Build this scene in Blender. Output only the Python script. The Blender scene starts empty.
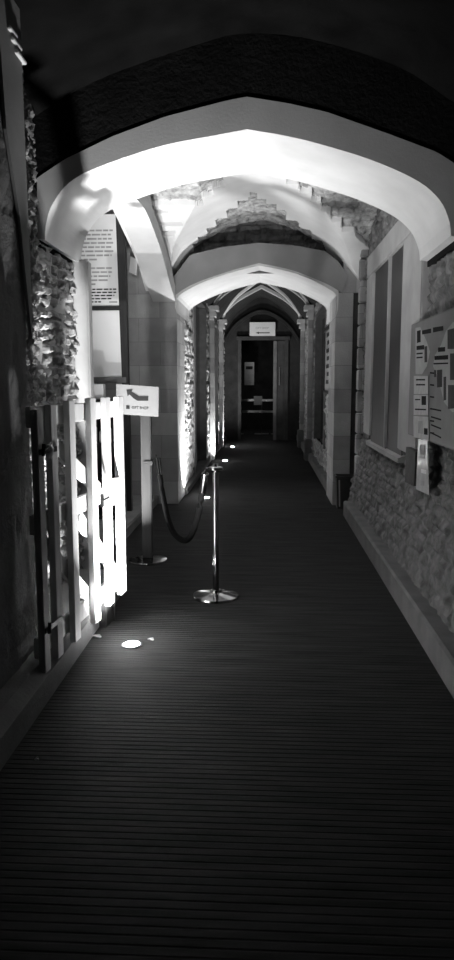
import bpy, bmesh, math, random
from math import sin, cos, tan, pi, radians, atan, sqrt
from mathutils import Vector, noise
random.seed(7)
scn = bpy.context.scene
COL = scn.collection
# ------------------------------------------------------------------ camera
F = 720.0; H = 1.55; TH = radians(7.5); PS = atan(38/720.*cos(TH))
cam = bpy.data.objects.new('camera', bpy.data.cameras.new('camera'))
COL.objects.link(cam); scn.camera = cam
cam.location = (0, 0, H); cam.rotation_euler = (pi/2-TH, 0, PS)
cam.data.sensor_fit = 'VERTICAL'; cam.data.sensor_height = 24; cam.data.lens = 18
cam.data.clip_start = .05
FW = (-sin(PS)*cos(TH), cos(PS)*cos(TH), -sin(TH)); RT = (cos(PS), sin(PS), 0)
UP = (-sin(PS)*sin(TH), cos(PS)*sin(TH), cos(TH))
# surveying helpers: where a sight line of the photograph meets a plane of the place
def ray(px, py):
    a = (px-227)/F; b = (480-py)/F
    return [FW[i]+a*RT[i]+b*UP[i] for i in range(3)]
def at_y(px, py, Y):
    d = ray(px, py); t = Y/d[1]; return (d[0]*t, H+d[2]*t)          # x, z
def at_x(px, py, X):
    d = ray(px, py); t = X/d[0]; return (d[1]*t, H+d[2]*t)          # y, z
def survey(X, Y, Z):
    p = (X, Y, Z-H); s = lambda a: sum(i*j for i, j in zip(a, p))
    return 227+F*s(RT)/s(FW), 480-F*s(UP)/s(FW)
def inside(px, py, poly):
    c = False; n = len(poly)
    for i in range(n):
        x0, y0 = poly[i]; x1, y1 = poly[i-1]
        if (y0 > py) != (y1 > py) and px < (x1-x0)*(py-y0)/(y1-y0)+x0: c = not c
    return c
# ------------------------------------------------------------------ materials
def mat(name, v, rough=.8, var=.15, scale=6, bump=.0, bscale=40, metal=0, emit=None, detail=6, kind='noise', spec=.3, stretch=(1,1,1)):
    m = bpy.data.materials.new(name); m.use_nodes = True
    nt = m.node_tree; N = nt.nodes; L = nt.links
    b = N['Principled BSDF']
    b.inputs['Roughness'].default_value = rough; b.inputs['Metallic'].default_value = metal
    b.inputs['Specular IOR Level'].default_value = spec
    tc = N.new('ShaderNodeTexCoord'); mp = N.new('ShaderNodeMapping'); mp.inputs['Scale'].default_value = stretch
    L.new(tc.outputs['Object'], mp.inputs['Vector'])
    t = N.new('ShaderNodeTexNoise'); t.inputs['Scale'].default_value = scale; t.inputs['Detail'].default_value = detail
    L.new(mp.outputs[0], t.inputs['Vector'])
    r = N.new('ShaderNodeValToRGB')
    lo, hi = v*(1-var), min(1, v*(1+var))
    r.color_ramp.elements[0].position = .3; r.color_ramp.elements[1].position = .7
    r.color_ramp.elements[0].color = (lo, lo, lo, 1); r.color_ramp.elements[1].color = (hi, hi, hi, 1)
    L.new(t.outputs['Fac'], r.inputs['Fac'])
    col = r.outputs['Color']
    if kind == 'ashlar':                                            # dressed blocks with thin joints
        # blocks read along x+y against z
        sp = N.new('ShaderNodeSeparateXYZ'); L.new(tc.outputs['Object'], sp.inputs[0])
        ad = N.new('ShaderNodeMath'); ad.operation = 'ADD'; L.new(sp.outputs[0], ad.inputs[0]); L.new(sp.outputs[1], ad.inputs[1])
        cb = N.new('ShaderNodeCombineXYZ'); L.new(ad.outputs[0], cb.inputs[0]); L.new(sp.outputs[2], cb.inputs[1])
        br = N.new('ShaderNodeTexBrick'); L.new(cb.outputs[0], br.inputs['Vector'])
        br.inputs['Scale'].default_value = 1; br.inputs['Brick Width'].default_value = .55; br.inputs['Row Height'].default_value = .3
        br.inputs['Mortar Size'].default_value = .004; br.inputs['Mortar Smooth'].default_value = .5
        br.inputs['Color1'].default_value = (.72,.72,.72,1); br.inputs['Color2'].default_value = (1.1,1.1,1.1,1)
        br.inputs['Mortar'].default_value = (.55,.55,.55,1)
        mx = N.new('ShaderNodeMix'); mx.data_type = 'RGBA'; mx.blend_type = 'MULTIPLY'; mx.inputs[0].default_value = 1
        L.new(col, mx.inputs[6]); L.new(br.outputs['Color'], mx.inputs[7]); col = mx.outputs[2]
    L.new(col, b.inputs['Base Color'])
    if bump:
        t2 = N.new('ShaderNodeTexNoise'); t2.inputs['Scale'].default_value = bscale; t2.inputs['Detail'].default_value = 8
        t2.inputs['Roughness'].default_value = .65
        L.new(mp.outputs[0], t2.inputs['Vector'])
        bp = N.new('ShaderNodeBump'); bp.inputs['Strength'].default_value = bump; bp.inputs['Distance'].default_value = .02
        L.new(t2.outputs['Fac'], bp.inputs['Height']); L.new(bp.outputs[0], b.inputs['Normal'])
    if emit:
        b.inputs['Emission Color'].default_value = (1, 1, 1, 1); b.inputs['Emission Strength'].default_value = emit
    return m
M = dict(
 stone=mat('dressed_stone', .58, .85, .10, 3, .08, 60),
 ashlar=mat('ashlar_stone', .40, .88, .12, 5, .3, 50, kind='ashlar'),
 plaster=mat('lime_plaster', .78, .9, .06, 4, .15, 50),
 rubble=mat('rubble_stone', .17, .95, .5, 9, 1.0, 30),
 pilaster=mat('pilaster_stone', .24, .9, .15, 3, .1, 40),
 rubble_mid=mat('broken_wall_stone', .27, .95, .5, 14, 1.0, 40),
 sign_board=mat('shaded_sign_card', .16, .8, .08, 6, spec=.08),  # white card darkened, the gate's shade is in the colour
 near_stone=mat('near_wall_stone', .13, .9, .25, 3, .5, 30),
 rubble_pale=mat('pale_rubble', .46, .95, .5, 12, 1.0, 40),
 ceiling_shade=mat('shade_black_ceiling', .005, .95, .4, 4, .4, 25, spec=.04),  # near-black colour stands in for a ceiling left unlit
 lunette=mat('shaded_wall', .014, .95, .3, 3, .5, 25, spec=.05),  # darkness of the unlit wall put into its colour
 dark_stone=mat('near_black_stone', .03, .95, .3, 4, .6, 25),  # even near-black stone
 plinth=mat('plinth_stone', .15, .9, .2, 5, .3, 40),
 deck=mat('deck_board', .024, .75, .5, 2.2, .2, 60, stretch=(1, 9, 1), spec=.12),
 step=mat('step_stone', .22, .9, .2, 5, .3, 40),
 white=mat('white_painted_wood', .66, .55, .08, 8, .15, 60, stretch=(4, 4, .6)),
 shaded_wood=mat('shaded_painted_wood', .40, .65, .22, 8, .25, 60, stretch=(4, 4, .6)),  # darker copy of the white paint for slats in dimmer light
 dark_wood=mat('dark_varnished_wood', .022, .6, .3, 7, .1, 60, stretch=(5, 5, .5)),
 door=mat('door_paint', .05, .6, .25, 5, .1, 40),
 iron=mat('black_iron', .03, .5, .3, 20, .3, 80, metal=.4),
 chrome=mat('polished_steel', .42, .12, .06, 10, metal=1),
 steel=mat('brushed_steel', .45, .38, .1, 18, metal=1),
 dark_metal=mat('dark_post_metal', .025, .4, .2, 12, metal=.5),
 rope=mat('black_rope', .008, .9, .3, 60, .6, 120, spec=.05),
 paper=mat('printed_paper', .72, .6, .04, 5),
 frame_stone=mat('window_stone', .36, .85, .12, 4, .1, 60),
 grey_paper=mat('light_grey_paper', .42, .5, .15, 20),  # light grey paper, slightly mottled
 ink=mat('dark_ink', .02, .9, .1, 9, spec=.05),
 mid_ink=mat('grey_ink', .32, .7, .15, 9),
 poster=mat('grey_poster', .13, .45, .12, 8, spec=.5),
 poster_light=mat('pale_poster', .30, .45, .12, 14, spec=.5),
 photo=mat('dark_photo', .02, .5, .6, 22, spec=.12),
 ring=mat('dull_arch_stone', .24, .9, .12, 3, .1, 50),
 gloss=mat('laminated_card', .6, .12, .12, 12, spec=.8),
 glass_dark=mat('dark_window_glass', .015, .12, .2, 3, spec=.6),
 pane=mat('dull_window_glass', .030, .45, .25, 3),
 glazing=mat('lamp_glass', .75, .2, .1, 5, spec=.7),
 lead=mat('window_frame_metal', .12, .5, .2, 8),
 slate=mat('dark_slate', .04, .6, .3, 9, .2, 40),
 plastic=mat('black_plastic', .02, .35, .2, 6, spec=.6),
 grey_plastic=mat('grey_plastic', .35, .45, .1, 6),
 white_panel=mat('matt_white_panel', .82, .6, .05, 2),
 scrap=mat('torn_paper', .7, .8, .1, 9),
 lens=mat('lit_lamp_lens', .9, .3, .02, 5, emit=160),
)
# ------------------------------------------------------------------ object helpers
def link(o, parent=None):
    COL.objects.link(o)
    if parent: o.parent = parent
    return o
def tag(o, label=None, cat=None, group=None, kind=None):
    if label: o['label'] = label
    if cat: o['category'] = cat
    if group: o['group'] = group
    if kind: o['kind'] = kind
    return o
def thing(name, label, cat, loc, rz=0, group=None):
    o = bpy.data.objects.new(name, None); o.empty_display_size = .1; link(o)
    o.location = loc; o.rotation_euler = (0, 0, rz); return tag(o, label, cat, group)
def structure(name, label, loc=(0,0,0)):
    o = bpy.data.objects.new(name, None); link(o); o.location = loc
    return tag(o, label, None, None, 'structure')
class MB:
    def __init__(s): s.b = bmesh.new()
    def poly(s, pts):
        try: return s.b.faces.new([s.b.verts.new(p) for p in pts])
        except ValueError: pass
    def box(s, x0, x1, y0, y1, z0, z1, bev=0):
        vs = [s.b.verts.new((x, y, z)) for x in (x0, x1) for y in (y0, y1) for z in (z0, z1)]
        fs = [s.b.faces.new([vs[i] for i in q]) for q in ((0,1,3,2),(4,6,7,5),(0,4,5,1),(2,3,7,6),(0,2,6,4),(1,5,7,3))]
        if bev: bmesh.ops.bevel(s.b, geom=list({e for f in fs for e in f.edges}), offset=bev, segments=2, affect='EDGES')
        return s
    def prism(s, pts, d):                                           # pts: 3-D loop, d: extrusion vector
        d = Vector(d); a = [s.b.verts.new(p) for p in pts]; c = [s.b.verts.new(Vector(p)+d) for p in pts]
        n = len(a)
        for i in range(n): s.b.faces.new((a[i], a[(i+1) % n], c[(i+1) % n], c[i]))
        s.b.faces.new(a[::-1]); s.b.faces.new(c); return s
    def bar(s, p, q, w, t, up=(0,0,1)):                             # rectangular bar from p to q
        p, q = Vector(p), Vector(q); d = (q-p).normalized(); a = d.cross(Vector(up)).normalized()*w/2
        b = a.cross(d).normalized()*t/2
        return s.prism([p+a+b, p-a+b, p-a-b, p+a-b], q-p)
    def tube(s, pts, r, n=10):
        pts = [Vector(p) for p in pts]; rings = []
        for i, p in enumerate(pts):
            d = (pts[min(i+1, len(pts)-1)]-pts[max(i-1, 0)]).normalized()
            a = d.cross(Vector((0,0,1)) if abs(d.z) < .9 else Vector((1,0,0))).normalized(); b = d.cross(a)
            rr = r[i] if isinstance(r, (list, tuple)) else r
            rings.append([s.b.verts.new(p+a*rr*cos(2*pi*k/n)+b*rr*sin(2*pi*k/n)) for k in range(n)])
        for u, v in zip(rings, rings[1:]):
            for k in range(n): s.b.faces.new((u[k], u[(k+1) % n], v[(k+1) % n], v[k]))
        s.b.faces.new(rings[0][::-1]); s.b.faces.new(rings[-1]); return s
    def lathe(s, prof, c=(0,0,0), n=32, flat=1):
        rings = [[s.b.verts.new((c[0]+r*cos(2*pi*k/n), c[1]+r*sin(2*pi*k/n)*flat, c[2]+z)) for k in range(n)] for r, z in prof]
        for u, v in zip(rings, rings[1:]):
            for k in range(n): s.b.faces.new((u[k], u[(k+1) % n], v[(k+1) % n], v[k]))
        s.b.faces.new(rings[0][::-1]); s.b.faces.new(rings[-1]); return s
    def build(s, name, m, parent=None, smooth=False, merge=False):
        if merge: bmesh.ops.remove_doubles(s.b, verts=s.b.verts, dist=1e-5)
        bmesh.ops.recalc_face_normals(s.b, faces=s.b.faces)
        me = bpy.data.meshes.new(name); s.b.to_mesh(me); s.b.free(); me.materials.append(M[m])
        if smooth:
            for p in me.polygons: p.use_smooth = True
            try: me.set_sharp_from_angle(angle=radians(35))
            except Exception: pass
        return link(bpy.data.objects.new(name, me), parent)
def strip(name, m, inner, outer, y0, y1, parent=None, axis='y'):
    """ arch ring: inner and outer outlines of the same length, extruded in depth """
    b = bmesh.new(); P = (lambda a, z, d: (a, d, z)) if axis == 'y' else (lambda a, z, d: (d, a, z))
    A = [[b.verts.new(P(a, z, d)) for a, z in L] for L in (inner, outer) for d in (y0, y1)]
    i0, i1, o0, o1 = A
    for k in range(len(inner)-1):
        b.faces.new((i0[k], i0[k+1], o0[k+1], o0[k])); b.faces.new((i1[k], o1[k], o1[k+1], i1[k+1]))
        b.faces.new((i0[k], i1[k], i1[k+1], i0[k+1])); b.faces.new((o0[k], o0[k+1], o1[k+1], o1[k]))
    b.faces.new((i0[0], o0[0], o1[0], i1[0])); b.faces.new((i0[-1], i1[-1], o1[-1], o0[-1]))
    bmesh.ops.recalc_face_normals(b, faces=b.faces)
    me = bpy.data.meshes.new(name); b.to_mesh(me); b.free(); me.materials.append(M[m])
    return link(bpy.data.objects.new(name, me), parent)
def dens(pts, n):                                                   # Catmull-Rom resample to n points by length
    P = [Vector((a, b)) for a, b in pts]; P = [P[0]*2-P[1]]+P+[P[-1]*2-P[-2]]; out = []
    for i in range(1, len(P)-2):
        for k in range(12):
            t = k/12; a, b, c, d = P[i-1:i+3]
            out.append(.5*((2*b)+(c-a)*t+(2*a-5*b+4*c-d)*t*t+(3*b-a-3*c+d)*t**3))
    out.append(P[-2]); L = [0]
    for u, v in zip(out, out[1:]): L.append(L[-1]+(v-u).length)
    res = []; j = 0
    for k in range(n):
        s = L[-1]*k/(n-1)
        while j < len(L)-2 and L[j+1] < s: j += 1
        t = (s-L[j])/max(1e-9, L[j+1]-L[j]); res.append(tuple(out[j].lerp(out[j+1], t)))
    return res
def h2(i, j, k=0): return (sin(i*127.1+j*311.7+k*74.7)*43758.5453) % 1
def stones(u, v, course=.11, length=.26):
    """ relief of coursed rubble, 0..1 """
    w = v+noise.noise((u*1.7, v*1.7, 3))*.05
    j = math.floor(w/course); fv = w/course-j
    l = length*(.7+.6*h2(j, 5)); uu = u/l+h2(j, 9)*7+noise.noise((u*3, v*3, 9))*.15; i = math.floor(uu); fu = uu-i
    e = min(fv*course, (1-fv)*course, fu*l, (1-fu)*l)
    return min(1, e/.018)*(.35+.65*h2(i, j, 2))
def rubble(name, O, U, V, Nn, w, h, amp=.04, res=.03, m='rubble', holes=(), parent=None, course=.11, length=.26, edge=0, seed=0, batter=None):
    O, U, V, Nn = Vector(O), Vector(U), Vector(V), Vector(Nn); b = bmesh.new()
    nu, nv = max(2, int(w/res)), max(2, int(h/res)); G = {}
    for i in range(nu+1):
        for j in range(nv+1):
            u, v = w*i/nu, h*j/nv
            d = amp*(stones(u+seed, v+seed*.7, course, length)-.5)+amp*.5*noise.fractal((u*9+seed, v*9, seed), .8, 2, 4)
            if batter: d += batter[0]*max(0, 1-v/batter[1])
            eu = ev = 0
            if edge and i in (0, nu): eu = edge*noise.noise((v*9, seed, i))
            G[i, j] = b.verts.new(O+U*(u+eu)+V*v+Nn*d)
    for i in range(nu):
        for j in range(nv):
            u, v = w*(i+.5)/nu, h*(j+.5)/nv
            if any(a < u < c and p < v < q for a, c, p, q in holes): continue
            b.faces.new((G[i, j], G[i+1, j], G[i+1, j+1], G[i, j+1]))
    bmesh.ops.delete(b, geom=[v for v in b.verts if not v.link_faces], context='VERTS')
    me = bpy.data.meshes.new(name); b.to_mesh(me); b.free(); me.materials.append(M[m])
    return link(bpy.data.objects.new(name, me), parent)
def words(mb, x0, x1, z, hgt, P, dash=(.03, .09), gap=.012, seed=1):
    """ a line of print too small to read, as word-long strokes; P(a, z) -> 3-D """
    r = random.Random(seed); x = x0
    while x < x1-.01:
        w = min(r.uniform(*dash), x1-x); mb.poly([P(x, z), P(x+w, z), P(x+w, z+hgt), P(x, z+hgt)]); x += w+gap
def letters(text, size, name, m, parent, loc, rot):
    c = bpy.data.curves.new(name, 'FONT'); c.body = text; c.size = size; c.align_x = 'CENTER'; c.extrude = .0005
    t = bpy.data.objects.new('text_source', c); COL.objects.link(t)
    bpy.context.view_layer.update()
    me = bpy.data.meshes.new_from_object(t.evaluated_get(bpy.context.evaluated_depsgraph_get()))
    bpy.data.objects.remove(t); bpy.data.curves.remove(c)
    me.materials.clear(); me.materials.append(M[m]); me.name = name
    o = link(bpy.data.objects.new(name, me), parent); o.location = loc; o.rotation_euler = rot; return o

XL, XR = -1.41, 1.15
SC = 4.6/4.4
def far_(pts): return [(x*SC, H+(z-H)*SC) for x, z in pts]                                                # the bays' side wall planes
# ================================================================== THE SETTING
# ---- ribbed timber floor
b = bmesh.new(); y = -1.5; rows = []
while y < 26.0:
    p = .036
    for dy, z in ((0, 0), (.026, 0), (.029, -.0016), (.033, -.0016)): rows.append((y+dy, z))
    y += p
prev = None
for k, (yy, z) in enumerate(rows):
    z += .0015*noise.noise((yy*3, 1, 1))
    cur = (b.verts.new((-3.4, yy, z)), b.verts.new((1.75, yy, z)))
    if prev: b.faces.new((prev[0], prev[1], cur[1], cur[0]))
    prev = cur
me = bpy.data.meshes.new('floor'); b.to_mesh(me); b.free(); me.materials.append(M['deck'])
tag(link(bpy.data.objects.new('floor', me)), 'dark ribbed timber floor running down the passage', kind='structure')

# ---- nearest bay: barrel ceiling and the wall over the first arch
def lin(a, b, n): return [a+(b-a)*k/(n-1) for k in range(n)]
near_prof = dens(far_([(-1.75, 2.86), (-1.35, 3.12), (-.95, 3.32), (-.35, 3.50), (-.12, 3.54), (.25, 3.50), (.75, 3.34), (1.1, 3.12), (1.5, 2.9)]), 33)
near_out = [(a, z+.12) for a, z in near_prof]
o = strip('ceiling', 'ceiling_shade', near_prof, near_out, -1.5, 4.66); tag(o, 'dark vault over the nearest bay', kind='structure')
# first arch
in1 = [(-1.322, 2.412), (-1.313, 2.499), (-1.273, 2.613), (-1.161, 2.742), (-.979, 2.828), (-.622, 2.935), (-.30, 2.99), (-.114, 3.020)]
in1r = [(-.114, 3.020), (.10, 2.982), (.305, 2.932), (.608, 2.838), (.869, 2.722), (1.0, 2.615), (1.06, 2.50), (1.075, 2.412)]
out1 = [(-1.372, 2.424), (-1.365, 2.60), (-1.358, 2.768), (-1.187, 2.872), (-.899, 2.996), (-.591, 3.098), (-.23, 3.18), (-.115, 3.198)]
out1r = [(-.115, 3.198), (.12, 3.158), (.345, 3.106), (.718, 2.974), (.977, 2.877), (1.10, 2.80), (1.11, 2.60), (1.12, 2.40)]
in1, in1r, out1, out1r = map(far_, (in1, in1r, out1, out1r))
I1 = dens(in1, 40)+dens(in1r, 40)[1:]
# outer outline sampled without rounding its corner at the springing
def lsamp(pts, n):
    P = [Vector(p) for p in pts]; L = [0]
    for u, v in zip(P, P[1:]): L.append(L[-1]+(v-u).length)
    r = []; j = 0
    for k in range(n):
        s = L[-1]*k/(n-1)
        while j < len(L)-2 and L[j+1] < s: j += 1
        r.append(tuple(P[j].lerp(P[j+1], (s-L[j])/(L[j+1]-L[j]))))
    return r
O1 = lsamp(out1, 40)+lsamp(out1r, 40)[1:]
a1 = strip('trim_1', 'stone', I1, O1, 4.6, 5.49)
tag(a1, 'pale pointed stone arch nearest the camera', kind='structure')
# lunette wall over the arch, 3 cm back
b = MB(); top = [(x, near_prof_z) for x, near_prof_z in near_prof]
def interp(pts, x):
    for (a, z), (c, w) in zip(pts, pts[1:]):
        if a <= x <= c: return z+(w-z)*(x-a)/max(1e-9, c-a)
    return pts[0][1] if x < pts[0][0] else pts[-1][1]
OO = [p for p in O1 if p[1] >= H+1.21*SC]
xs = [-1.75, -1.43]+[p[0] for p in OO]+[1.17, 1.5]; lo = [2.4, 2.4]+[p[1]-.01 for p in OO]+[2.4, 2.4]
hi = [interp(near_prof, x)+.04 for x in xs]
lo_pts = list(zip(xs, lo)); hi_pts = list(zip(xs, hi))
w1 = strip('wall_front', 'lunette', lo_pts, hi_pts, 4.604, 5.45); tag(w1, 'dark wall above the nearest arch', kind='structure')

# ---- left near wall, with a dressed pilaster and a broken return
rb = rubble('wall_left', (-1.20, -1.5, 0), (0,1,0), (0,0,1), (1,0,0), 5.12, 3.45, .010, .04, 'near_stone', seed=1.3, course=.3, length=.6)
tag(rb, 'dark rough wall on the left, nearest the camera', kind='structure')
b = MB(); b.prism([(-1.19, 3.28, 3.6), (-1.19, 3.62, 3.6), (-1.19, 3.66, 1.80), (-1.19, 3.64, 1.78), (-1.19, 3.52, 2.35), (-1.19, 3.38, 2.7)], (.014, 0, 0))
tag(b.build('trim_2', 'pilaster'), 'smooth dressed edge of the near left wall', kind='structure')
rb = rubble('wall_left', (-1.235, 3.62, 0), (-.20, .98, 0), (0,0,1), (.98, .20, 0), 1.0, 3.3, .045, .02, 'rubble', edge=.02, seed=3.1, course=.07, length=.12)
rb.scale = (1, 1, 1); tag(rb, 'broken rubble return at the left of the first arch', kind='structure')
b = MB()
for z_, a_, c_ in ((3.15, 3.44, 3.54), (3.12, 3.48, 3.60), (3.085, 3.53, 3.66)): b.box(-1.24, -1.16, a_, c_, z_, z_+.016, .003)
tag(b.build('trim_40', 'stone'), 'small broken stone ledge high on the near left wall', kind='structure')
rb = rubble('wall_left', (XL-.01, 4.2, 0), (0,1,0), (0,0,1), (1,0,0), 1.26, 2.44, .055, .018, 'rubble_mid', seed=5.1, course=.075, length=.17)
tag(rb, 'rough rubble wall behind the white gate', kind='structure')
b = MB(); b.box(-1.75, -1.43, 4.2, 5.4, 0, 2.44); b.box(XL-.03, -1.315, 5.42, 5.54, 0, 2.47, .012)
tag(b.build('trim_3', 'frame_stone'), 'dressed stone jamb at the left foot of the nearest arch', kind='structure')
b = MB(); b.prism([(-1.4, -1.5, 0), (-1.06, -1.5, 0), (-1.06, -1.5, .13), (-1.12, -1.5, .17), (-1.4, -1.5, .17)], (0, 6.75, 0))
tag(b.build('baseboard_left', 'plinth'), 'low stone plinth along the left wall', kind='structure')

# ---- right wall of the near and middle bays
wy0, wy1, wz0, wz1 = 5.93*SC, 7.50*SC, 1.03, 2.725
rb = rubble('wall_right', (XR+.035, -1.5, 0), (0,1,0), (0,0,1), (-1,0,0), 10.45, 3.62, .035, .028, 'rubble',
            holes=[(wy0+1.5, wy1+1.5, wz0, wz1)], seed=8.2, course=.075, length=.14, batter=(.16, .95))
tag(rb, 'rough stone wall along the right side', kind='structure')
b = MB(); b.prism([(1.4, -1.5, 0), (.95, -1.5, 0), (.95, -1.5, .16), (.965, -1.5, .175), (1.4, -1.5, .175)], (0, 10.1, 0))
tag(b.build('baseboard_right', 'plinth'), 'low stone plinth along the right wall', kind='structure')
# quoins at the far end of that wall
b = MB()
for k, z in enumerate(lin(.19, 3.05, 12)):
    d = .22 if k % 2 else .10
    b.box(XR-.035, 1.5, 8.97-d, 8.97, z, z+.245, .01)
tag(b.build('trim_4', 'ashlar'), 'corner stones where the right wall ends', kind='structure')
# window
win = structure('window_1', 'two-light stone window without glazing bars in the right wall', (0, 0, 0))
b = MB(); X0, X1 = XR-.02, 1.48
b.box(X0, X1, 5.45, wy0, wz0-.02, 2.725, .01)                          # near jamb, wide
b.box(X0, X1, wy1, 8.35, wz0-.02, 2.725, .01)                        # far jamb
b.box(X0, X1, 5.45, 8.35, wz1, 2.96, .01)                            # lintel
b.prism([(X1, wy0-.1, .90), (X1, wy0-.1, 1.06), (X0-.01, wy0-.1, .94), (X0-.01, wy0-.1, .90)], (0, wy1-wy0+.3, 0))  # sloping sill
b.build('window_frame', 'frame_stone', win)
ym = 6.62*SC
b = MB(); b.box(X0+.002, X0+.05, ym-.015, ym+.015, .96, wz1+.01, .003); b.build('mullion', 'frame_stone', win)
for y0, y1 in ((wy0-.03, ym), (ym, wy1+.03)):
    b = MB(); b.box(X0+.02+(.012 if y0 < 6.5 else 0), X0+.045, y0, y1, .95, wz1+.02); b.build('pane', 'pane', win)
b = MB(); b.box(1.30, 1.34, 6.0, 8.0, .9, 2.8); b.build('window_backing', 'slate', win)

# ---- middle bay: groin vault, z = max(f(x), g(y))
fpts = [(-1.45, 2.75), (-1.20, 2.98), (-1.0, 3.235), (-.55, 3.50), (-.09, 3.61), (.37, 3.50), (.83, 3.235), (1.03, 3.0), (1.25, 2.75)]
gpts = [(4.9, 2.7), (5.25, 2.85), (5.7, 3.12), (6.3, 3.34), (7.2, 3.46), (8.1, 3.34), (8.75, 3.12), (9.3, 2.85), (9.9, 2.5)]
fD, gD = dens(fpts, 60), dens(gpts, 60)
def vz(x, y): return max(interp(fD, x), interp(gD, y))
P1 = [(188, 262), (189, 254), (193, 252), (193, 244), (198, 243), (198, 237), (207, 236), (207, 228), (216, 227), (216, 219), (227, 218), (227, 209), (238, 208), (238, 201), (249, 200),
      (249, 192), (257, 193), (257, 199), (267, 199), (267, 204), (277, 204), (277, 210), (286, 210), (286, 220), (298, 221), (300, 229), (311, 230), (312, 239), (322, 241), (326, 250), (333, 262)]
P2 = [(285, 170), (287, 184), (299, 184), (299, 193), (311, 193), (311, 202), (321, 202), (321, 211), (330, 211), (330, 221.5), (341, 221.5), (341, 232), (354, 231), (356, 238), (420, 290), (460, 100)]
P3 = [(140, 205), (154, 205.5), (203, 205.5), (203, 200), (201, 197), (213, 196.5), (213, 191), (211, 187), (224, 187), (224, 170), (100, 160)]
P4 = [(150, 210), (168, 210), (168, 213.5), (150, 213.5)]
P5 = [(150, 222), (183, 222), (183, 226), (150, 226)]
P6 = [(150, 231), (175, 231), (175, 236), (150, 236)]
# rubble shell
b = bmesh.new(); nx, ny = 84, 150; G = {}
for i in range(nx+1):
    for j in range(ny+1):
        x = -1.40+2.60*i/nx; y = 5.2+4.65*j/ny
        z = vz(x, y)+.045+.035*stones(x*1.0+4, y*1.0, .09, .17)-.02*noise.fractal((x*9, y*9, 2), .8, 2, 4)
        G[i, j] = b.verts.new((x, y, z))
for i in range(nx):
    for j in range(ny): b.faces.new((G[i, j], G[i, j+1], G[i+1, j+1], G[i+1, j]))
me = bpy.data.meshes.new('ceiling'); b.to_mesh(me); b.free(); me.materials.append(M['rubble_pale'])
vault = tag(link(bpy.data.objects.new('ceiling', me)), 'vault of the middle bay, bare rubble where the plaster is lost', kind='structure')
# plaster coat with stepped broken edges
b = bmesh.new(); nx, ny = 130, 240; V1 = {}; V2 = {}; keep = set()
for i in range(nx):
    for j in range(ny):
        x = -1.40+2.60*(i+.5)/nx; y = 5.2+4.50*(j+.5)/ny
        px, py = survey(x, y, vz(x, y))
        if any(inside(px, py, P) for P in (P1, P2, P3, P4, P5, P6)): continue
        if y < 6.6 and interp(gD, y) > interp(fD, x): continue
        keep.add((i, j))
def vv(D, i, j, dz):
    if (i, j) not in D:
        x = -1.40+2.60*i/nx; y = 5.2+4.50*j/ny; D[i, j] = b.verts.new((x, y, vz(x, y)+dz))
    return D[i, j]
for i, j in keep:
    c = [(i, j), (i, j+1), (i+1, j+1), (i+1, j)]
    b.faces.new([vv(V1, *q, 0) for q in c])
    for (p, q), (di, dj) in zip(zip(c, c[1:]+c[:1]), ((-1, 0), (0, 1), (1, 0), (0, -1))):
        if (i+di, j+dj) not in keep:
            b.faces.new((vv(V1, *p, 0), vv(V2, *p, .07), vv(V2, *q, .07), vv(V1, *q, 0)))
bmesh.ops.recalc_face_normals(b, faces=b.faces)
me = bpy.data.meshes.new('plaster'); b.to_mesh(me); b.free(); me.materials.append(M['plaster'])
tag(link(bpy.data.objects.new('plaster', me), vault), 'white plaster coat broken away in steps')
# side arch over the opening on the left
sin_ = dens([(5.27, 2.98), (5.6, 3.04), (6.2, 3.13), (7.0, 3.19), (7.86, 3.05), (8.35, 2.90), (8.8, 2.745), (9.31, 2.60)], 40)
sout = dens([(5.27, 3.16), (5.55, 3.22), (6.1, 3.31), (7.0, 3.37), (8.02, 3.20), (8.75, 3.03), (9.12, 2.87), (9.33, 2.78)], 40)
tag(strip('trim_5', 'stone', sin_, sout, -1.43, -1.14, axis='x'), 'stone arch over the opening on the left', kind='structure')
b = MB(); sx = [p for p in sout if p[1] > 2.6]
tag(strip('wall_left', 'plaster', [(y, z-.05) for y, z in sx], [(y, 3.75) for y, z in sx], -1.52, -1.19, axis='x'), 'plastered wall above the arch on the left', kind='structure')
# second arch
in2 = dens([(-1.197, 2.640), (-1.02, 2.765), (-.802, 2.862), (-.449, 2.975), (-.085, 3.068)], 24)+dens([(-.085, 3.068), (.302, 2.985), (.578, 2.885), (.80, 2.79), (.965, 2.690)], 24)[1:]
ou2 = lsamp([(-1.21, 2.86), (-1.118, 2.96), (-.952, 3.175), (-.55, 3.265), (-.087, 3.312)], 24)+lsamp([(-.087, 3.312), (.36, 3.275), (.734, 3.205), (.90, 3.08), (1.03, 2.90)], 24)[1:]
tag(strip('trim_6', 'ring', in2, ou2, 9.3, 10.3), 'second pointed arch down the passage', kind='structure')
i2b = dens([(-1.125, 2.46), (-1.125, 2.56), (-1.09, 2.68), (-.80, 2.835), (-.449, 2.95), (-.085, 3.040)], 30)+dens([(-.085, 3.040), (.302, 2.957), (.578, 2.857), (.86, 2.70), (.895, 2.58), (.89, 2.42)], 30)[1:]
o2b = [(a*1.02, z+.07) for a, z in i2b]
tag(strip('trim_7', 'stone', i2b, o2b, 9.315, 10.85), 'inner moulding of the second arch', kind='structure')
rb = rubble('wall_front', (-1.5, 9.72, 3.0), (1,0,0), (0,0,1), (0,-1,0), 2.8, .85, .05, .025, 'rubble', seed=12)
tag(rb, 'rubble wall above the second arch', kind='structure')
b = MB(); b.box(-2.9, -1.13, 9.32, 10.2, 0, 2.66); b.box(-2.9, -1.20, 9.32, 10.2, 2.66, 3.6)
tag(b.build('wall_front', 'ashlar'), 'pier of squared stone left of the second arch', kind='structure')
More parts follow.
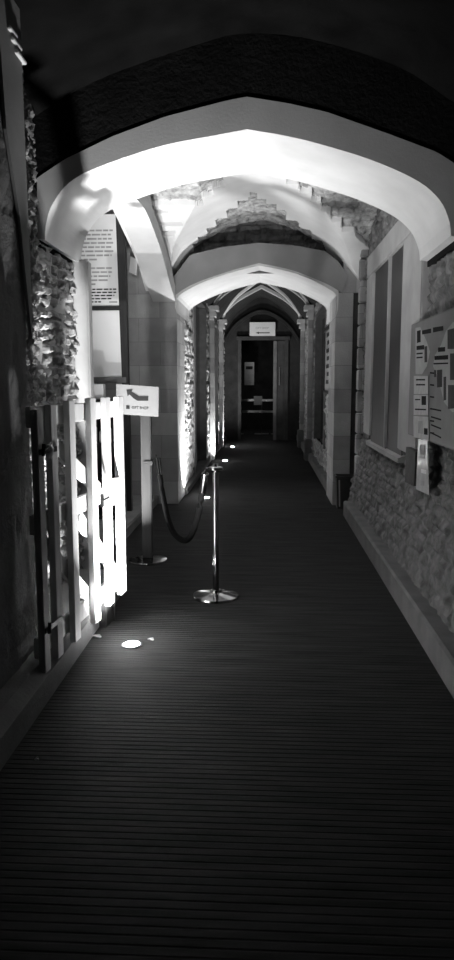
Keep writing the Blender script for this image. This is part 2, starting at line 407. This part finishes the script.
b = MB(); b.box(.885, 1.10, 9.32, 10.2, 0, 2.70); b.box(.97, 1.7, 9.32, 10.2, 2.70, 3.6)
tag(b.build('wall_front', 'ashlar'), 'pier of squared stone right of the second arch', kind='structure')
b = MB(); b.box(1.10, 1.7, 9.36, 10.2, 0, 2.70)  # solid dark block stands for the shade inside the opening
tag(b.build('door_2', 'slate'), 'dark block for the shade in the narrow opening between the right wall and the pier', kind='structure')
# dark side recess on the right between the wall and the pier
b = MB(); b.box(1.62, 1.72, 8.3, 9.4, 0, 3.6)
tag(b.build('wall_right', 'dark_stone'), 'dark back of the narrow recess on the right', kind='structure')
# alcove on the left
b = MB(); b.box(-3.3, -1.39, 6.84, 9.32, 0, .12, .012)
tag(b.build('trim_8', 'step'), 'low stone step in the opening on the left', kind='structure')
b = MB(); b.box(-3.4, -3.3, 5.0, 9.5, 0, 3.7); b.box(-3.4, -1.6, 5.0, 5.15, 0, 3.7)
tag(b.build('wall_left', 'ashlar'), 'inner walls of the opening on the left', kind='structure')
b = MB(); b.box(-3.4, -1.53, 5.0, 9.5, 3.62, 3.72)
tag(b.build('ceiling', 'plaster'), 'flat plaster ceiling of the opening on the left', kind='structure')

# ---- far corridor
def far_wall(name, X, N, seed, lab, holes):
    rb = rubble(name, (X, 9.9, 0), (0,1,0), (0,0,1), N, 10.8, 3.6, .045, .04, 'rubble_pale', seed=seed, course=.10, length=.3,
                holes=[(a-9.9, b_-9.9, z0, z1) for a, b_, z0, z1 in holes])
    tag(rb, lab, kind='structure')
LH = [(11.7, 14.0, 0, 3.0), (15.5, 17.5, 0, 2.9)]; RH = [(12.0, 14.3, .5, 2.8)]
far_wall('wall_left', -1.16, (1,0,0), 21, 'rubble wall of the far passage on the left', LH)
far_wall('wall_right', 1.0, (-1,0,0), 33, 'rubble wall of the far passage on the right', RH)
n_ = 2
for H_, X_, s_ in ((LH, -1.16, -1), (RH, 1.0, 1)):
    for a, c_, z0, z1 in H_:
        n_ += 1; dw = structure('window_%d' % n_, 'tall dark window set into the far passage wall')
        xa, xb = sorted((X_+s_*.10, X_+s_*.12)); b = MB(); b.box(xa, xb, a-.05, c_+.05, max(0, z0-.05), z1+.05); b.build('pane', 'glass_dark', dw)
        xa, xb = sorted((X_-s_*.03, X_+s_*.14)); b = MB()
        b.box(xa, xb, a-.06, a+.03, z0, z1, .006); b.box(xa, xb, c_-.03, c_+.06, z0, z1, .006); b.box(xa, xb, a-.06, c_+.06, z1, z1+.10, .006)
        xa, xb = sorted((X_+s_*.06, X_+s_*.11)); b.box(xa, xb, (a+c_)/2-.04, (a+c_)/2+.04, z0, z1); b.build('window_frame', 'lead', dw)
b = MB(); b.box(.90, 1.2, 10.1, 20.5, 0, .16, .01); tag(b.build('baseboard_right', 'plinth'), 'plinth of the far passage on the right', kind='structure')
b = MB(); b.box(-1.3, -1.09, 10.1, 20.5, 0, .10, .01); tag(b.build('baseboard_left', 'plinth'), 'plinth of the far passage on the left', kind='structure')
rp = dens([(-1.3, 3.0), (-1.06, 3.22), (-.7, 3.62), (-.10, 3.97), (.5, 3.62), (.88, 3.22), (1.2, 3.0)], 30)
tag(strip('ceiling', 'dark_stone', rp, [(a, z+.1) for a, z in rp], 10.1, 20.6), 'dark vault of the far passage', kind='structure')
rin = dens([(-1.05, 3.12), (-.98, 3.30), (-.66, 3.60), (-.10, 3.90)], 16)+dens([(-.10, 3.90), (.46, 3.60), (.78, 3.30), (.87, 3.12)], 16)[1:]
rout = [(a, z+.08) for a, z in rin]
for k, Y in enumerate((15.0, 18.1)):
    tag(strip('trim_%d' % (9+k), 'stone', rin, rout, Y-.09, Y+.09), 'transverse rib of the far vault', kind='structure')
    for sx, X in ((1, -1.14), (-1, .97)):
        pr = structure('trim_%d' % (11+2*k+(sx < 0)), 'wall shaft and moulded cap of the far vault')
        b = MB(); b.box(min(X, X+sx*.10), max(X, X+sx*.10), Y-.12, Y+.12, 0, 2.95, .02); b.build('shaft', 'ashlar', pr)
        b = MB()
        for q, (w, z0, z1) in enumerate(((.10, 2.86, 2.93), (.14, 2.93, 3.01), (.12, 3.01, 3.05), (.19, 3.05, 3.15))):
            b.box(min(X, X+sx*w), max(X, X+sx*w), Y-.12-w*.3, Y+.12+w*.3, z0, z1, .008)
        b.build('cap', 'stone', pr)
        if sx < 0:
            b = MB(); b.box(X-.15, X, Y-.16, Y+.16, 0, .45, .02); b.build('base', 'plinth', pr)
for k, (ya, yb) in enumerate(((15.0, 18.1),)):
    for q, (y0, y1) in enumerate(((ya, yb), (yb, ya))):
        b = MB(); pts = []
        for i, (a, z) in enumerate(rin):
            t = i/(len(rin)-1); pts.append((a, y0+(y1-y0)*t, z+.03))
        b.tube(pts, .045, 6); tag(b.build('trim_%d' % (20+2*k+q), 'stone', smooth=True), 'diagonal rib of the far vault', kind='structure')
# end wall with doorway
b = MB(); b.box(-1.4, -.70, 20.5, 20.9, 0, 3.95); b.box(.62, 1.4, 20.5, 20.9, 0, 3.95); b.box(-.70, .62, 20.5, 20.9, 2.84, 3.95)
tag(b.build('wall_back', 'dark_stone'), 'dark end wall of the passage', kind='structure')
b = MB(); ar = dens([(-1.1, 2.75), (-.75, 3.2), (-.10, 3.52), (.55, 3.2), (.9, 2.75)], 20)
tag(strip('trim_30', 'dark_stone', ar, [(a*1.03, z+.10) for a, z in ar], 20.38, 20.5), 'blind arch on the end wall', kind='structure')
d = structure('door_1', 'dark doorway at the far end of the passage')
b = MB(); b.box(-.76, -.67, 20.42, 20.6, 0, 2.86, .01); b.box(.56, .65, 20.42, 20.6, 0, 2.86, .01); b.box(-.80, .69, 20.38, 20.6, 2.80, 2.90, .01)
b.build('door_frame', 'door', d)
b = MB(); b.box(.23, .33, 20.42, 20.55, 0, 2.78, .01); tag(b.build('jamb_board', 'plinth', d), 'pale upright board inside the doorway')
b = MB(); b.box(.33, .56, 20.47, 20.52, .02, 2.78); b.box(.37, .52, 20.455, 20.47, .15, 1.1, .01); b.box(.37, .52, 20.455, 20.47, 1.3, 2.6, .01); b.build('door_leaf', 'door', d)
b = MB(); b.tube([(.40, 20.40, 1.55), (.40, 20.40, 2.05)], .012, 8); b.tube([(.40, 20.40, 1.6), (.40, 20.46, 1.6)], .01, 6); b.tube([(.40, 20.40, 2.0), (.40, 20.46, 2.0)], .01, 6)
b.build('door_handle', 'steel', d, smooth=True)
b = MB(); b.box(-1.6, -1.5, 20.9, 25.6, 0, 3.2); b.box(1.5, 1.6, 20.9, 25.6, 0, 3.2); b.box(-1.6, 1.6, 25.6, 25.7, 0, 3.2); b.box(-1.6, 1.6, 20.9, 25.7, 3.1, 3.2)
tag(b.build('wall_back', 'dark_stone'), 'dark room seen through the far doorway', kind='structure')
# wall behind the viewer keeps the near bay dim
b = MB(); b.box(-1.8, 1.8, -1.7, -1.55, 0, 4.0)
b.box(-2.6, -2.5, -1.6, 4.0, 0, 4.0)
tag(b.build('wall_back', 'dark_stone'), 'wall closing the passage behind the viewpoint', kind='structure')

# ================================================================== THINGS
# ---- in-ground uplights
def uplight(x, y, watts, label, r=.045, aim=(-.12, .42, .9), spread=118):
    t = thing('ground_light', label, 'light', (x, y, 0), group='round lights set in the floor')
    MB().lathe([(r*1.35, 0), (r*1.35, .006), (r*1.05, .008), (r*1.05, 0)], n=28).build('bezel', 'steel', t, smooth=True)
    MB().lathe([(r, .001), (r, .006), (r*.85, .012), (r*.4, .016), (.001, .017)], n=28).build('lens', 'lens', t, smooth=True)
    ld = bpy.data.lights.new('lamp_beam', 'AREA'); ld.shape = 'DISK'; ld.size = .07; ld.energy = watts; ld.color = (1, 1, 1); ld.spread = radians(spread)
    lo_ = link(bpy.data.objects.new('lamp_beam', ld), t); lo_.location = (0, 0, .022); lo_.rotation_euler = Vector(aim).to_track_quat('-Z', 'Y').to_euler()
    return t
uplight(-.789, 4.131, 105, 'glowing round floor light nearest the camera, beside the white gate', aim=(-.16, .40, .9), spread=110)
uplight(-1.29, 5.66, 42, 'added floor light glowing behind the gate at the edge of the side opening', aim=(.12, .32, .93), spread=84)  # added source, not seen directly, brightens the middle vault and side arch
uplight(-.806, 9.833, 80, 'glowing floor light at the foot of the second arch, behind the rope')
uplight(-.813, 14.754, 45, 'glowing floor light at the foot of the first left wall shaft in the far passage')
uplight(-.811, 18.153, 60, 'farthest glowing floor light, close to the dark doorway')

# ---- rope barrier posts
def post(t, pole_r, m_pole, m_base, h=.93):
    MB().lathe([(.168, 0), (.172, .006), (.168, .018), (.10, .032), (.045, .040), (.035, .055)], n=40).build('base', m_base, t, smooth=True)
    MB().lathe([(pole_r, .04), (pole_r, h)], n=20).build('pole', m_pole, t, smooth=True)
s1 = thing('barrier_post', 'polished steel barrier post standing in the middle of the passage, its round base shining', 'barrier post', (-.351, 5.145, 0), group='rope barrier posts')
post(s1, .0235, 'chrome', 'chrome', .94)
MB().lathe([(.026, .93), (.052, .945), (.052, .965), (.030, .972), (.018, .99)], n=24).build('head', 'chrome', s1, smooth=True)
b = MB()
b.tube([(-.052+.0, .0, .955), (-.075, .012, .955), (-.08, .02, .935), (-.075, .03, .92)], .006, 8); b.build('hook_ring', 'chrome', s1, smooth=True)
s2 = thing('barrier_post', 'dark barrier post carrying the arrow sign, with a flat round steel base', 'barrier post', (-1.028, 6.209, 0), group='rope barrier posts')
MB().lathe([(.168, 0), (.172, .006), (.168, .018), (.10, .028), (.06, .032)], n=40).build('base', 'chrome', s2, smooth=True)
b = MB(); b.box(-.045, .045, -.03, .03, .03, 1.30, .008); b.build('pole', 'dark_wood', s2)
b = MB(); b.box(-.022, .058, -.04, .04, .86, .90, .006); b.tube([(.05, 0, .90), (.085, 0, .92), (.085, 0, .95)], .007, 8); b.build('rope_bracket', 'iron', s2)
# rope
A = Vector((-.351-.078, 5.145+.03, .915)); B = Vector((-1.028+.098, 6.209-.01, .92)); pts = []
for k in range(41):
    t = k/40; s = 1-(2*t-1)**2; s = s**.85
    p = A.lerp(B, t); p.z -= .60*(1-abs(2*t-1)**2.6); pts.append(p)
rp_ = thing('barrier_rope', 'thick black rope sagging between the two barrier posts', 'rope', pts[20])
b = MB(); b.tube([p-pts[20] for p in pts], .024, 12); b.build('cord', 'rope', rp_, smooth=True)
for i0, i1 in ((0, 2), (38, 40)):
    b = MB(); b.tube([p-pts[20] for p in pts[i0:i1+1]], .027, 12); tag(b.build('end_cap', 'chrome', rp_, smooth=True), 'steel end cap')
# arrow sign on the dark post
sg = thing('arrow_sign', 'white sign with a bent black arrow pointing left on the dark barrier post', 'sign', (-1.093, 6.165, 1.29))
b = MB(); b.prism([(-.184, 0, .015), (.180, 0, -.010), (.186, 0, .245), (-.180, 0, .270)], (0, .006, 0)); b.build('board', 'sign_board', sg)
def sq(u, v):                                                        # u,v in the 454x355 view of the sign
    return (-.184+(u-22)/(422-22)*.366, -.001, .262-(v-35)/(325-35)*.258)
b = MB()
arrow = [(122, 80), (180, 76), (172, 98), (205, 118), (240, 142), (328, 142), (326, 186), (225, 186), (190, 165), (150, 126), (132, 142)]
b.prism([sq(*p) for p in arrow][::-1], (0, -.0012, 0)); b.build('arrow', 'ink', sg)
b = MB(); b.prism([sq(*p) for p in [(118, 230), (150, 232), (149, 266), (117, 264)]][::-1], (0, -.0012, 0)); b.build('symbol', 'ink', sg)
letters('GIFT SHOP', .030, 'lettering', 'ink', sg, ((sq(246, 262)[0]), -.0018, sq(246, 266)[2]), (pi/2, radians(3), 0))
b = MB(); b.box(.02, .10, .006, .02, .01, .12); b.build('clamp', 'iron', sg)

# ---- white gate
G0 = Vector((-1.135, 3.50, 0)); G1 = Vector((-.985, 4.79, 0)); gd = (G1-G0).normalized(); ang = math.atan2(gd.y, gd.x)
gate = thing('wooden_gate', 'white painted timber gate standing open along the left wall', 'gate', (G0.x*.958, G0.y*.958, 1.55*(1-.958)), ang); gate.scale = (.958, .958, .958)
Lg = (G1-G0).length
# local axes: x along the gate, y away from the passage, z up
def gb(name, m, x0, x1, y0, y1, z0, z1, lab=None, bev=.003):
    b = MB(); b.box(x0, x1, y0, y1, z0, z1, bev); o = b.build(name, m, gate)
    if lab: o['label'] = lab
    return o
for k, (c, w, m, zb, zt) in enumerate(((.03, .07, 'shaded_wood', .075, 1.43), (.20, .075, 'shaded_wood', .09, 1.45), (.455, .085, 'white', .09, 1.465), (.79, .095, 'white', .09, 1.475), (1.06, .09, 'white', .12, 1.475), (1.32, .10, 'white', .12, 1.475))):
    gb('slat', m, c-w/2, c+w/2, -.018, .018, zb, zt)
for nm, z0, z1 in (('rail', 1.34, 1.445), ('rail', .80, .90), ('rail', .15, .26)):
    gb(nm, 'white', 0, Lg, .0185, .045, z0, z1)
def brace(p, q, w=.085):
    b = MB(); P = Vector((p[0], .031, p[1])); Q = Vector((q[0], .031, q[1])); dd = (Q-P).normalized(); n = Vector((-dd.z, 0, dd.x))*w/2
    b.prism([P+n+Vector((0,-.012,0)), Q+n+Vector((0,-.012,0)), Q-n+Vector((0,-.012,0)), P-n+Vector((0,-.012,0))], (0, .024, 0)); b.build('brace', 'white', gate)
brace((.10, 1.33), (.98, .89)); brace((.62, .78), (1.30, .25)); brace((.10, .75), (.75, .26))
b = MB(); b.prism([(1.06, -.0155, .78), (1.32, -.0155, .74), (1.32, -.0155, .93), (1.06, -.0155, .95)], (0, .03, 0)); b.build('latch_board', 'white', gate)
b = MB(); b.box(.87, .90, -.034, -.019, .80, .88); b.tube([(.88, -.03, .84), (.99, -.035, .845)], .008, 8); b.build('latch', 'iron', gate)
for z in (.30, 1.22):
    b = MB(); b.tube([(.03, -.03, z-.02), (.03, -.034, z+.04)], .010, 8); b.box(.0, .22, -.023, -.019, z-.014, z+.014); b.build('hinge', 'iron', gate)
b = MB(); b.tube([(.035, -.02, 1.22), (.045, -.05, 1.25), (.07, -.055, 1.26), (.10, -.05, 1.23), (.11, -.03, 1.18)], .008, 8); b.build('pull_ring', 'steel', gate, smooth=True)
b = MB(); b.box(1.12, 1.30, .046, .10, -.0675, .19, .006); b.tube([(1.27, .04, -.067), (1.27, .04, .14)], .008, 8); tag(b.build('foot_block', 'dark_wood', gate), 'dark wooden foot under the gate')
# ---- scraps on the floor
for lab, px, py, w in (('crumpled pale scrap of paper on the floor beside the gate foot', 97, 637, .07), ('narrow pale paper strip on the floor right of the nearest light', 151, 640, .05), ('tiny white speck of paper on the floor at the lower left', 37, 760, .016)):
    d_ = ray(px, py); t_ = -H/d_[2]; x, y = d_[0]*t_, d_[1]*t_
    b = MB(); P = [(-w/2, -w*.2, 0), (-w*.1, -w*.3, .008), (w/2, -w*.1, .002), (w*.45, w*.15, .004), (0, w*.3, .010), (-w*.45, w*.12, .003)]
    b.prism(P, (0, 0, .002)); o = b.build('paper_scrap', 'scrap'); o.location = (x, y, .001); o.rotation_euler[2] = random.uniform(-1, .2)
    tag(o, lab, 'litter', 'paper scraps on the floor')

# ---- tall notice stand in the opening on the left
ns = thing('notice_stand', 'tall dark-framed stand with a long text panel above a blank white panel', 'notice stand', (-1.57, 8.10, .12))
def nsb(name, m, x0, x1, y0, y1, z0, z1, lab=None):
    b = MB(); b.box(x0, x1, y0, y1, z0, z1, .004); o = b.build(name, m, ns)
    if lab: o['label'] = lab
    return o
b = MB(); b.prism([(.055, -.04, 0), (.0, -.04, 0), (-.065, -.04, 3.28), (.03, -.04, 3.24)], (0, .08, 0)); b.build('post', 'dark_wood', ns)
b = MB(); b.prism([(-.60, -.03, 0), (-.54, -.03, 0), (-.56, -.03, 3.28), (-.62, -.03, 3.28)], (0, .07, 0)); b.build('post', 'dark_wood', ns)
b = MB(); b.prism([(-.58, -.012, 2.30), (-.012, -.012, 2.30), (-.04, -.012, 3.28), (-.58, -.012, 3.28)], (0, .02, 0)); tag(b.build('text_panel', 'paper', ns), 'white panel printed with paragraphs of text')
nsb('white_panel', 'white_panel', -.58, -.012, -.012, .008, 1.52, 2.255, 'blank white panel')
nsb('cross_bar', 'dark_wood', -.60, 0, -.03, .03, 2.255, 2.30); nsb('sill', 'plinth', -.60, .02, -.05, .03, 1.455, 1.52, 'grey sill')
b = MB()
for k in range(6): b.box(-.022-.0-.004*(k % 2), -.010, -.022, -.013, 1.9+.055*k, 1.935+.055*k)
b.tube([(-.03, -.02, 2.25), (-.035, -.03, 2.12), (-.02, -.03, 2.0), (-.03, -.02, 1.88)], .006, 6); tag(b.build('cable', 'grey_plastic', ns), 'pale cable hanging at the edge')
def npn(a, z): return (a, -.0135, z)
for para, (zz, n, x1, lh) in enumerate(((3.10, 8, -.10, .044), (2.70, 5, -.12, .043), (2.475, 5, -.07, .034))):
    b = MB()
    for k in range(n):
        e = x1-(.18 if k == n-1 else random.uniform(0, .05))
        words(b, -.51, e, zz-k*lh, lh*.42, npn, (.04, .11) if para < 2 else (.02, .07), .012, seed=para*20+k)
    b.build('paragraph', 'mid_ink' if para < 2 else 'ink', ns)
b = MB(); words(b, -.50, -.36, 2.33, .015, npn, seed=80); b.build('print', 'mid_ink', ns)
b = MB(); words(b, -.16, -.07, 2.335, .018, npn, (.1, .2), seed=81); b.build('signature', 'mid_ink', ns)
# dark cabinet below it with a white box on top
cb = thing('cabinet', 'low dark cabinet with shelves of small things under the notice stand', 'cabinet', (-1.86, 7.75, .12))
b = MB(); b.box(-.34, .30, -.2, .2, 0, .04); b.box(-.34, -.31, -.2, .2, .04, 1.24); b.box(.27, .30, -.2, .2, .04, 1.24); b.box(-.31, .27, .17, .2, .04, 1.24); b.box(-.36, .32, -.22, .2, 1.24, 1.28, .004); b.build('carcass', 'dark_wood', cb)
for z in (.42, .80):
    b = MB(); b.box(-.31, .27, -.19, .17, z, z+.02); b.build('shelf', 'dark_wood', cb)
cx = tag(MB().box(-.07, .07, -.06, .06, 0, .16, .006).build('carton', 'paper'), 'small white carton standing on the dark cabinet', 'box'); cx.location = (-1.78, 7.66, 1.402)
for k, (x, h_, m_) in enumerate(((-1.66, .20, 'grey_plastic'), (-1.74, .16, 'paper'), (-1.82, .22, 'mid_ink'), (-1.90, .17, 'grey_plastic'))):
    o = MB().lathe([(.028, 0), (.03, .01), (.03, h_*.7), (.012, h_*.82), (.012, h_)], n=14).build('bottle', m_, smooth=True); o.location = (x, 7.63, .942)
    tag(o, 'small container on the upper shelf of the dark cabinet behind the gate', 'bottle', 'containers on the cabinet shelf')
# wall lamp on the pier
wl = thing('wall_lamp', 'small glassy box-shaped lamp fixed high on the stone pier beside the notice stand', 'lamp', (-1.655, 9.3, 3.03))
b = MB(); b.prism([(-.06, -.02, -.10), (.05, -.02, -.14), (.07, -.02, .09), (-.04, -.02, .13)], (0, .02, 0)); b.build('back_plate', 'steel', wl)
b = MB(); b.prism([(-.05, -.12, -.08), (.04, -.12, -.12), (.06, -.12, .07), (-.03, -.12, .11)], (0, .098, 0)); b.build('glass_box', 'glazing', wl)

# ---- right wall notice board
BX = 1.112
nb = thing('notice_board', 'large grey printed notice board with dark photographs on the right wall', 'notice board', (BX, 4.7, 1.57))
def onx(px, py, X): y, z = at_x(px, py, X); return Vector((X-BX, y-4.7, z-1.57))
def sheet(name, m, pts, X, parent, th=.004, lab=None):
    b = MB(); b.prism([onx(px, py, X) for px, py in pts], (th, 0, 0)); o = b.build(name, m, parent)
    if lab: o['label'] = lab
    return o
y1 = 5.60; ztop = 2.003; zb = 1.176
b = MB(); b.box(-.012, .012, 4.03-4.7, y1-4.7, zb-1.57, ztop-1.57, .003); b.build('backing', 'lead', nb)
b = MB(); b.box(-.016, -.0121, 4.05-4.7, y1-.04-4.7, zb+.01-1.57, ztop-.01-1.57); b.build('poster', 'poster', nb)
XP = BX-.0175
sheet('pale_area', 'poster_light', [(415.5, 328), (420, 327), (426, 340), (430, 352), (427, 366), (422, 374), (415.5, 374)], XP, nb, .001)
sheet('pale_area', 'poster_light', [(453, 322), (446, 331), (441, 345), (435, 355), (433, 366), (438, 378), (444, 402), (452, 412), (461, 412), (461, 322)], XP, nb, .001)
XQ = XP-.0015
for q in ([(422, 330.5), (431, 328.5), (431, 333), (422, 334.5)], [(433, 327.5), (443, 326), (443, 330.5), (433, 332.5)]): sheet('heading', 'ink', q, XQ, nb, .001)
for q in ([(417, 331), (420.5, 330), (420.5, 342), (417, 343)], [(416.5, 346), (424, 345), (424, 349.5), (416.5, 350)], [(416.5, 353), (422.5, 352.5), (422.5, 354), (416.5, 354.5)], [(416.5, 357), (422.5, 356.5), (422.5, 358), (416.5, 358.5)],
          [(438, 347.5), (445, 347), (445, 351.5), (438, 352)], [(434.5, 356), (448, 355), (448, 359.5), (434.5, 360)], [(433.5, 363), (448, 362.5), (448, 364), (433.5, 364.5)]): sheet('text_block', 'ink', q, XQ, nb, .001)
for q in ([(424.5, 346.5), (427, 346), (427, 362), (424.5, 362.5)], [(447.5, 330), (458, 327), (458, 349), (447.5, 349)], [(450, 353.5), (460, 353), (460, 380), (450, 380)], [(437, 370), (442, 369.5), (442, 387), (437, 387.5)],
          [(443.5, 377), (446, 376.5), (446, 400), (443.5, 400.5)], [(448, 385), (459, 385), (459, 408), (448, 409)], [(434, 370), (436, 370), (436, 377), (434, 377)]): sheet('photograph', 'photo', q, XQ, nb, .001)
for k in range(6):
    sheet('text_line', 'ink', [(430, 372+k*12), (434, 372.5+k*12), (434, 374+k*12), (430, 373.5+k*12)], XQ, nb, .001)
for k in range(4):
    sheet('text_line', 'ink', [(431, 408+k*8), (441, 410+k*9), (441, 411.5+k*9), (431, 409.5+k*8)], XQ, nb, .001)
# loose papers pinned to its left edge
for k, (lab, q, marks) in enumerate((
    ('upper white paper pinned to the left edge of the notice board', [(413.8, 376), (428, 376), (428, 394), (413.8, 394)], [[(416, 379), (425, 379), (425, 380.5), (416, 380.5)], [(416, 384), (425, 384), (425, 385.5), (416, 385.5)]]),
    ('middle white paper with a dark picture pinned to the notice board', [(413.6, 395), (428, 395), (428, 415), (413.6, 415)], [[(421.5, 396), (426, 396), (426, 405), (421.5, 405)], [(415, 399), (420, 399), (420, 400.2), (415, 400.2)], [(415, 408.5), (426, 409), (426, 410.3), (415, 410)]]),
    ('lower bright paper with a grey picture pinned to the notice board', [(413.4, 416), (428.4, 417), (428.6, 441), (413.6, 437)], [[(418, 421), (422.5, 421), (422.5, 434), (418, 433)], [(424, 428), (427.5, 428.5), (427.5, 435), (424, 434.5)]]))):
    XX = 1.089
    ys = [at_x(px, py, XX) for px, py in q]; c = Vector((XX, sum(a for a, _ in ys)/4, sum(z for _, z in ys)/4))
    t = thing('pinned_paper', lab, 'paper', c, group='papers pinned to the notice board')
    b = MB(); b.prism([Vector((XX, a, z))-c for a, z in ys], (.002, 0, 0)); b.build('sheet', 'grey_paper', t)
    for j, mq in enumerate(marks):
        b = MB(); b.prism([Vector((XX-.001, *at_x(px, py, XX-.001)))-c for px, py in mq], (.0009, 0, 0)); b.build('print', 'mid_ink' if (k == 2 and j == 0) else 'ink', t)
XX = 1.052
def xs_thing(name, lab, cat, px_pts, m, part, X, th, marks=(), group=None):
    ys = [at_x(px, py, X) for px, py in px_pts]; c = Vector((X, sum(a for a, _ in ys)/len(ys), sum(z for _, z in ys)/len(ys)))
    t = thing(name, lab, cat, c, group=group)
    b = MB(); b.prism([Vector((X, a, z))-c for a, z in ys], (th, 0, 0)); b.build(part, m, t)
    for nm, mm, mq in marks:
        b = MB(); b.prism([Vector((X-.0015, *at_x(px, py, X-.0015)))-c for px, py in mq], (.0014, 0, 0)); b.build(nm, mm, t)
    return t
xs_thing('leaflet_card', 'glossy narrow card catching the light, hanging below the notice board', 'card', [(418, 439), (427.5, 441), (428.5, 495), (416, 489)], 'gloss', 'card', 1.087, .004,
         (('picture', 'mid_ink', [(420, 444), (425, 445), (425, 459), (420, 458)]), ('print', 'paper', [(421, 469), (426, 470), (426, 474), (421, 473)]), ('print', 'mid_ink', [(418.5, 480), (424, 481), (424, 486), (418.5, 485)])))
xs_thing('slate_panel', 'dark blank panel on the wall between the window and the glossy card', 'panel', [(406, 447), (415.5, 452), (414, 486), (405, 482)], 'slate', 'panel', 1.09, .05)

# ---- waste bin in the recess
bn = thing('waste_bin', 'black open-topped waste bin standing against the right foot of the second arch', 'bin', (1.03, 9.14, 0))
b = MB(); b.prism([(-.105, -.10, 0), (.105, -.10, 0), (.125, -.12, .40), (-.125, -.12, .40)], (0, .2, 0)); b.build('body', 'plastic', bn)
b = MB(); b.tube([(-.125, -.12, .41), (.125, -.12, .41), (.125, .09, .41), (-.125, .09, .41), (-.125, -.12, .41)], .014, 8); b.build('rim', 'plastic', bn, smooth=True)
b = MB(); b.prism([(-.088, -.102, .03), (-.070, -.102, .03), (-.082, -.121, .37), (-.100, -.121, .37)], (0, -.004, 0)); tag(b.build('side_reflection', 'grey_plastic', bn), 'painted reflection as a pale upright strip')  # light reflection on the bin, painted as a strip

# ---- framed picture on the right wall of the far passage
def framed(lab, ya, yb, z0, z1, X, sx):
    t = thing('picture_frame', lab, 'picture', (X, (ya+yb)/2, z0)); w = (yb-ya)/2; h_ = z1-z0
    b = MB()
    for q in ((-w, w, 0, .05), (-w, w, h_-.05, h_), (-w, -w+.05, .05, h_-.05), (w-.05, w, .05, h_-.05)): b.box(min(0, sx*.04), max(0, sx*.04), q[0], q[1], q[2], q[3])
    b.build('frame', 'dark_wood', t)
    b = MB(); b.box(min(0, sx*.015), max(0, sx*.015), -w+.05, w-.05, .05, h_-.05); b.build('print', 'poster_light', t)
    b = MB()
    for k in range(7): zc_ = .15+k*(h_-.3)/6; b.box(min(sx*.016, sx*.018), max(sx*.016, sx*.018), -w*.7+.1*(k % 3), w*.6-.15*(k % 2), zc_, zc_+.06)
    b.build('image', 'photo', t)
framed('tall framed print hanging on the right wall just beyond the second arch', 10.35, 11.55, 1.42, 2.42, .955, -1)
# ---- end of the passage
es = thing('direction_sign', 'white landscape sign above the dark doorway at the far end', 'sign', (-.08, 20.36, 2.905))
b = MB(); b.box(-.355, .355, -.012, 0, 0, .375, .003); b.build('board', 'paper', es)
letters('GIFT SHOP', .075, 'lettering', 'mid_ink', es, (-.01, -.0135, .19), (pi/2, 0, 0))
b = MB(); b.prism([(x, -.0125, z) for x, z in ((-.19, .085), (-.10, .115), (-.10, .098), (.20, .098), (.20, .072), (-.10, .072), (-.10, .055))], (0, -.001, 0)); b.build('arrow', 'ink', es)
br = thing('barrier', 'low steel barrier with two crossbars beyond the dark doorway', 'barrier', (-.2, 23.0, 0))
for x in (-.62, .55):
    MB().lathe([(.16, 0), (.16, .02), (.022, .04), (.022, 1.1)], c=(x, 0, 0), n=16).build('post', 'steel', br, smooth=True)
for z in (.72, 1.08):
    b = MB(); b.box(-.62, .55, -.025, .025, z-.035, z+.035, .006); b.build('crossbar', 'steel', br)
b = MB(); b.tube([(.1, 0, .04), (.1, 0, 1.08)], .02, 8); b.box(-.12, .32, -.1, .1, 0, .03); b.build('centre_post', 'steel', br)
o = MB().box(-.13, .13, -.008, 0, -.15, .13, .003).build('small_notice', 'paper'); o.location = (-.22, 22.965, 1.08)
tag(o, 'small square white notice hanging on the barrier in the doorway', 'notice')
pl = thing('wall_poster', 'pale poster on the wall at the left inside the doorway', 'poster', (-.66, 24.0, 1.55))
b = MB(); b.box(-.02, .30, 0, .02, 0, .75, .004); b.build('sheet', 'poster_light', pl)
b = MB(); b.box(.03, .25, -.003, -.0005, .52, .62); b.build('print', 'photo', pl)

# pieces of a part go one level deeper (all parts sit at their thing's origin)
def nest(root, host, names):
    kids = list(root.children); h = next(k for k in kids if k.name.split('.')[0] == host)
    for k in kids:
        if k.name.split('.')[0] in names: k.parent = h
nest(d, 'door_leaf', ('door_handle',)); nest(ns, 'text_panel', ('paragraph', 'print', 'signature'))
nest(s1, 'head', ('hook_ring',)); nest(s2, 'pole', ('rope_bracket',)); nest(gate, 'latch_board', ('latch',))
nest(nb, 'poster', ('pale_area', 'heading', 'text_block', 'text_line', 'photograph'))
nest(sg, 'board', ('arrow', 'symbol', 'lettering')); nest(es, 'board', ('arrow', 'lettering'))
nest(bn, 'body', ('side_reflection',)); nest(pl, 'sheet', ('print',))

# ================================================================== LIGHT
w = bpy.data.worlds.new('night'); scn.world = w; w.use_nodes = True
w.node_tree.nodes['Background'].inputs[0].default_value = (1, 1, 1, 1); w.node_tree.nodes['Background'].inputs[1].default_value = .01
def area(name, loc, size, watts, rot=(0, 0, 0)):
    l = bpy.data.lights.new(name, 'AREA'); l.shape = 'DISK'; l.size = size; l.energy = watts
    o = link(bpy.data.objects.new(name, l)); o.location = loc; o.rotation_euler = rot; return o
area('near_bay_fill', (-.1, .3, 3.3), .5, .45)                       # added fill without a fitting, lifts the near bay's blacks
area('side_room_fill', (-2.5, 6.6, 3.5), .5, 2)                     # added fill without a fitting for the opening on the left
area('far_room_fill', (.0, 23.5, 3.0), .5, 7)  # added fill without a fitting, brightens the room past the doorway
scn.view_settings.view_transform = 'Standard'; scn.view_settings.look = 'None'
scn.view_settings.exposure = 0; scn.view_settings.gamma = 1; scn.view_settings.use_curve_mapping = False
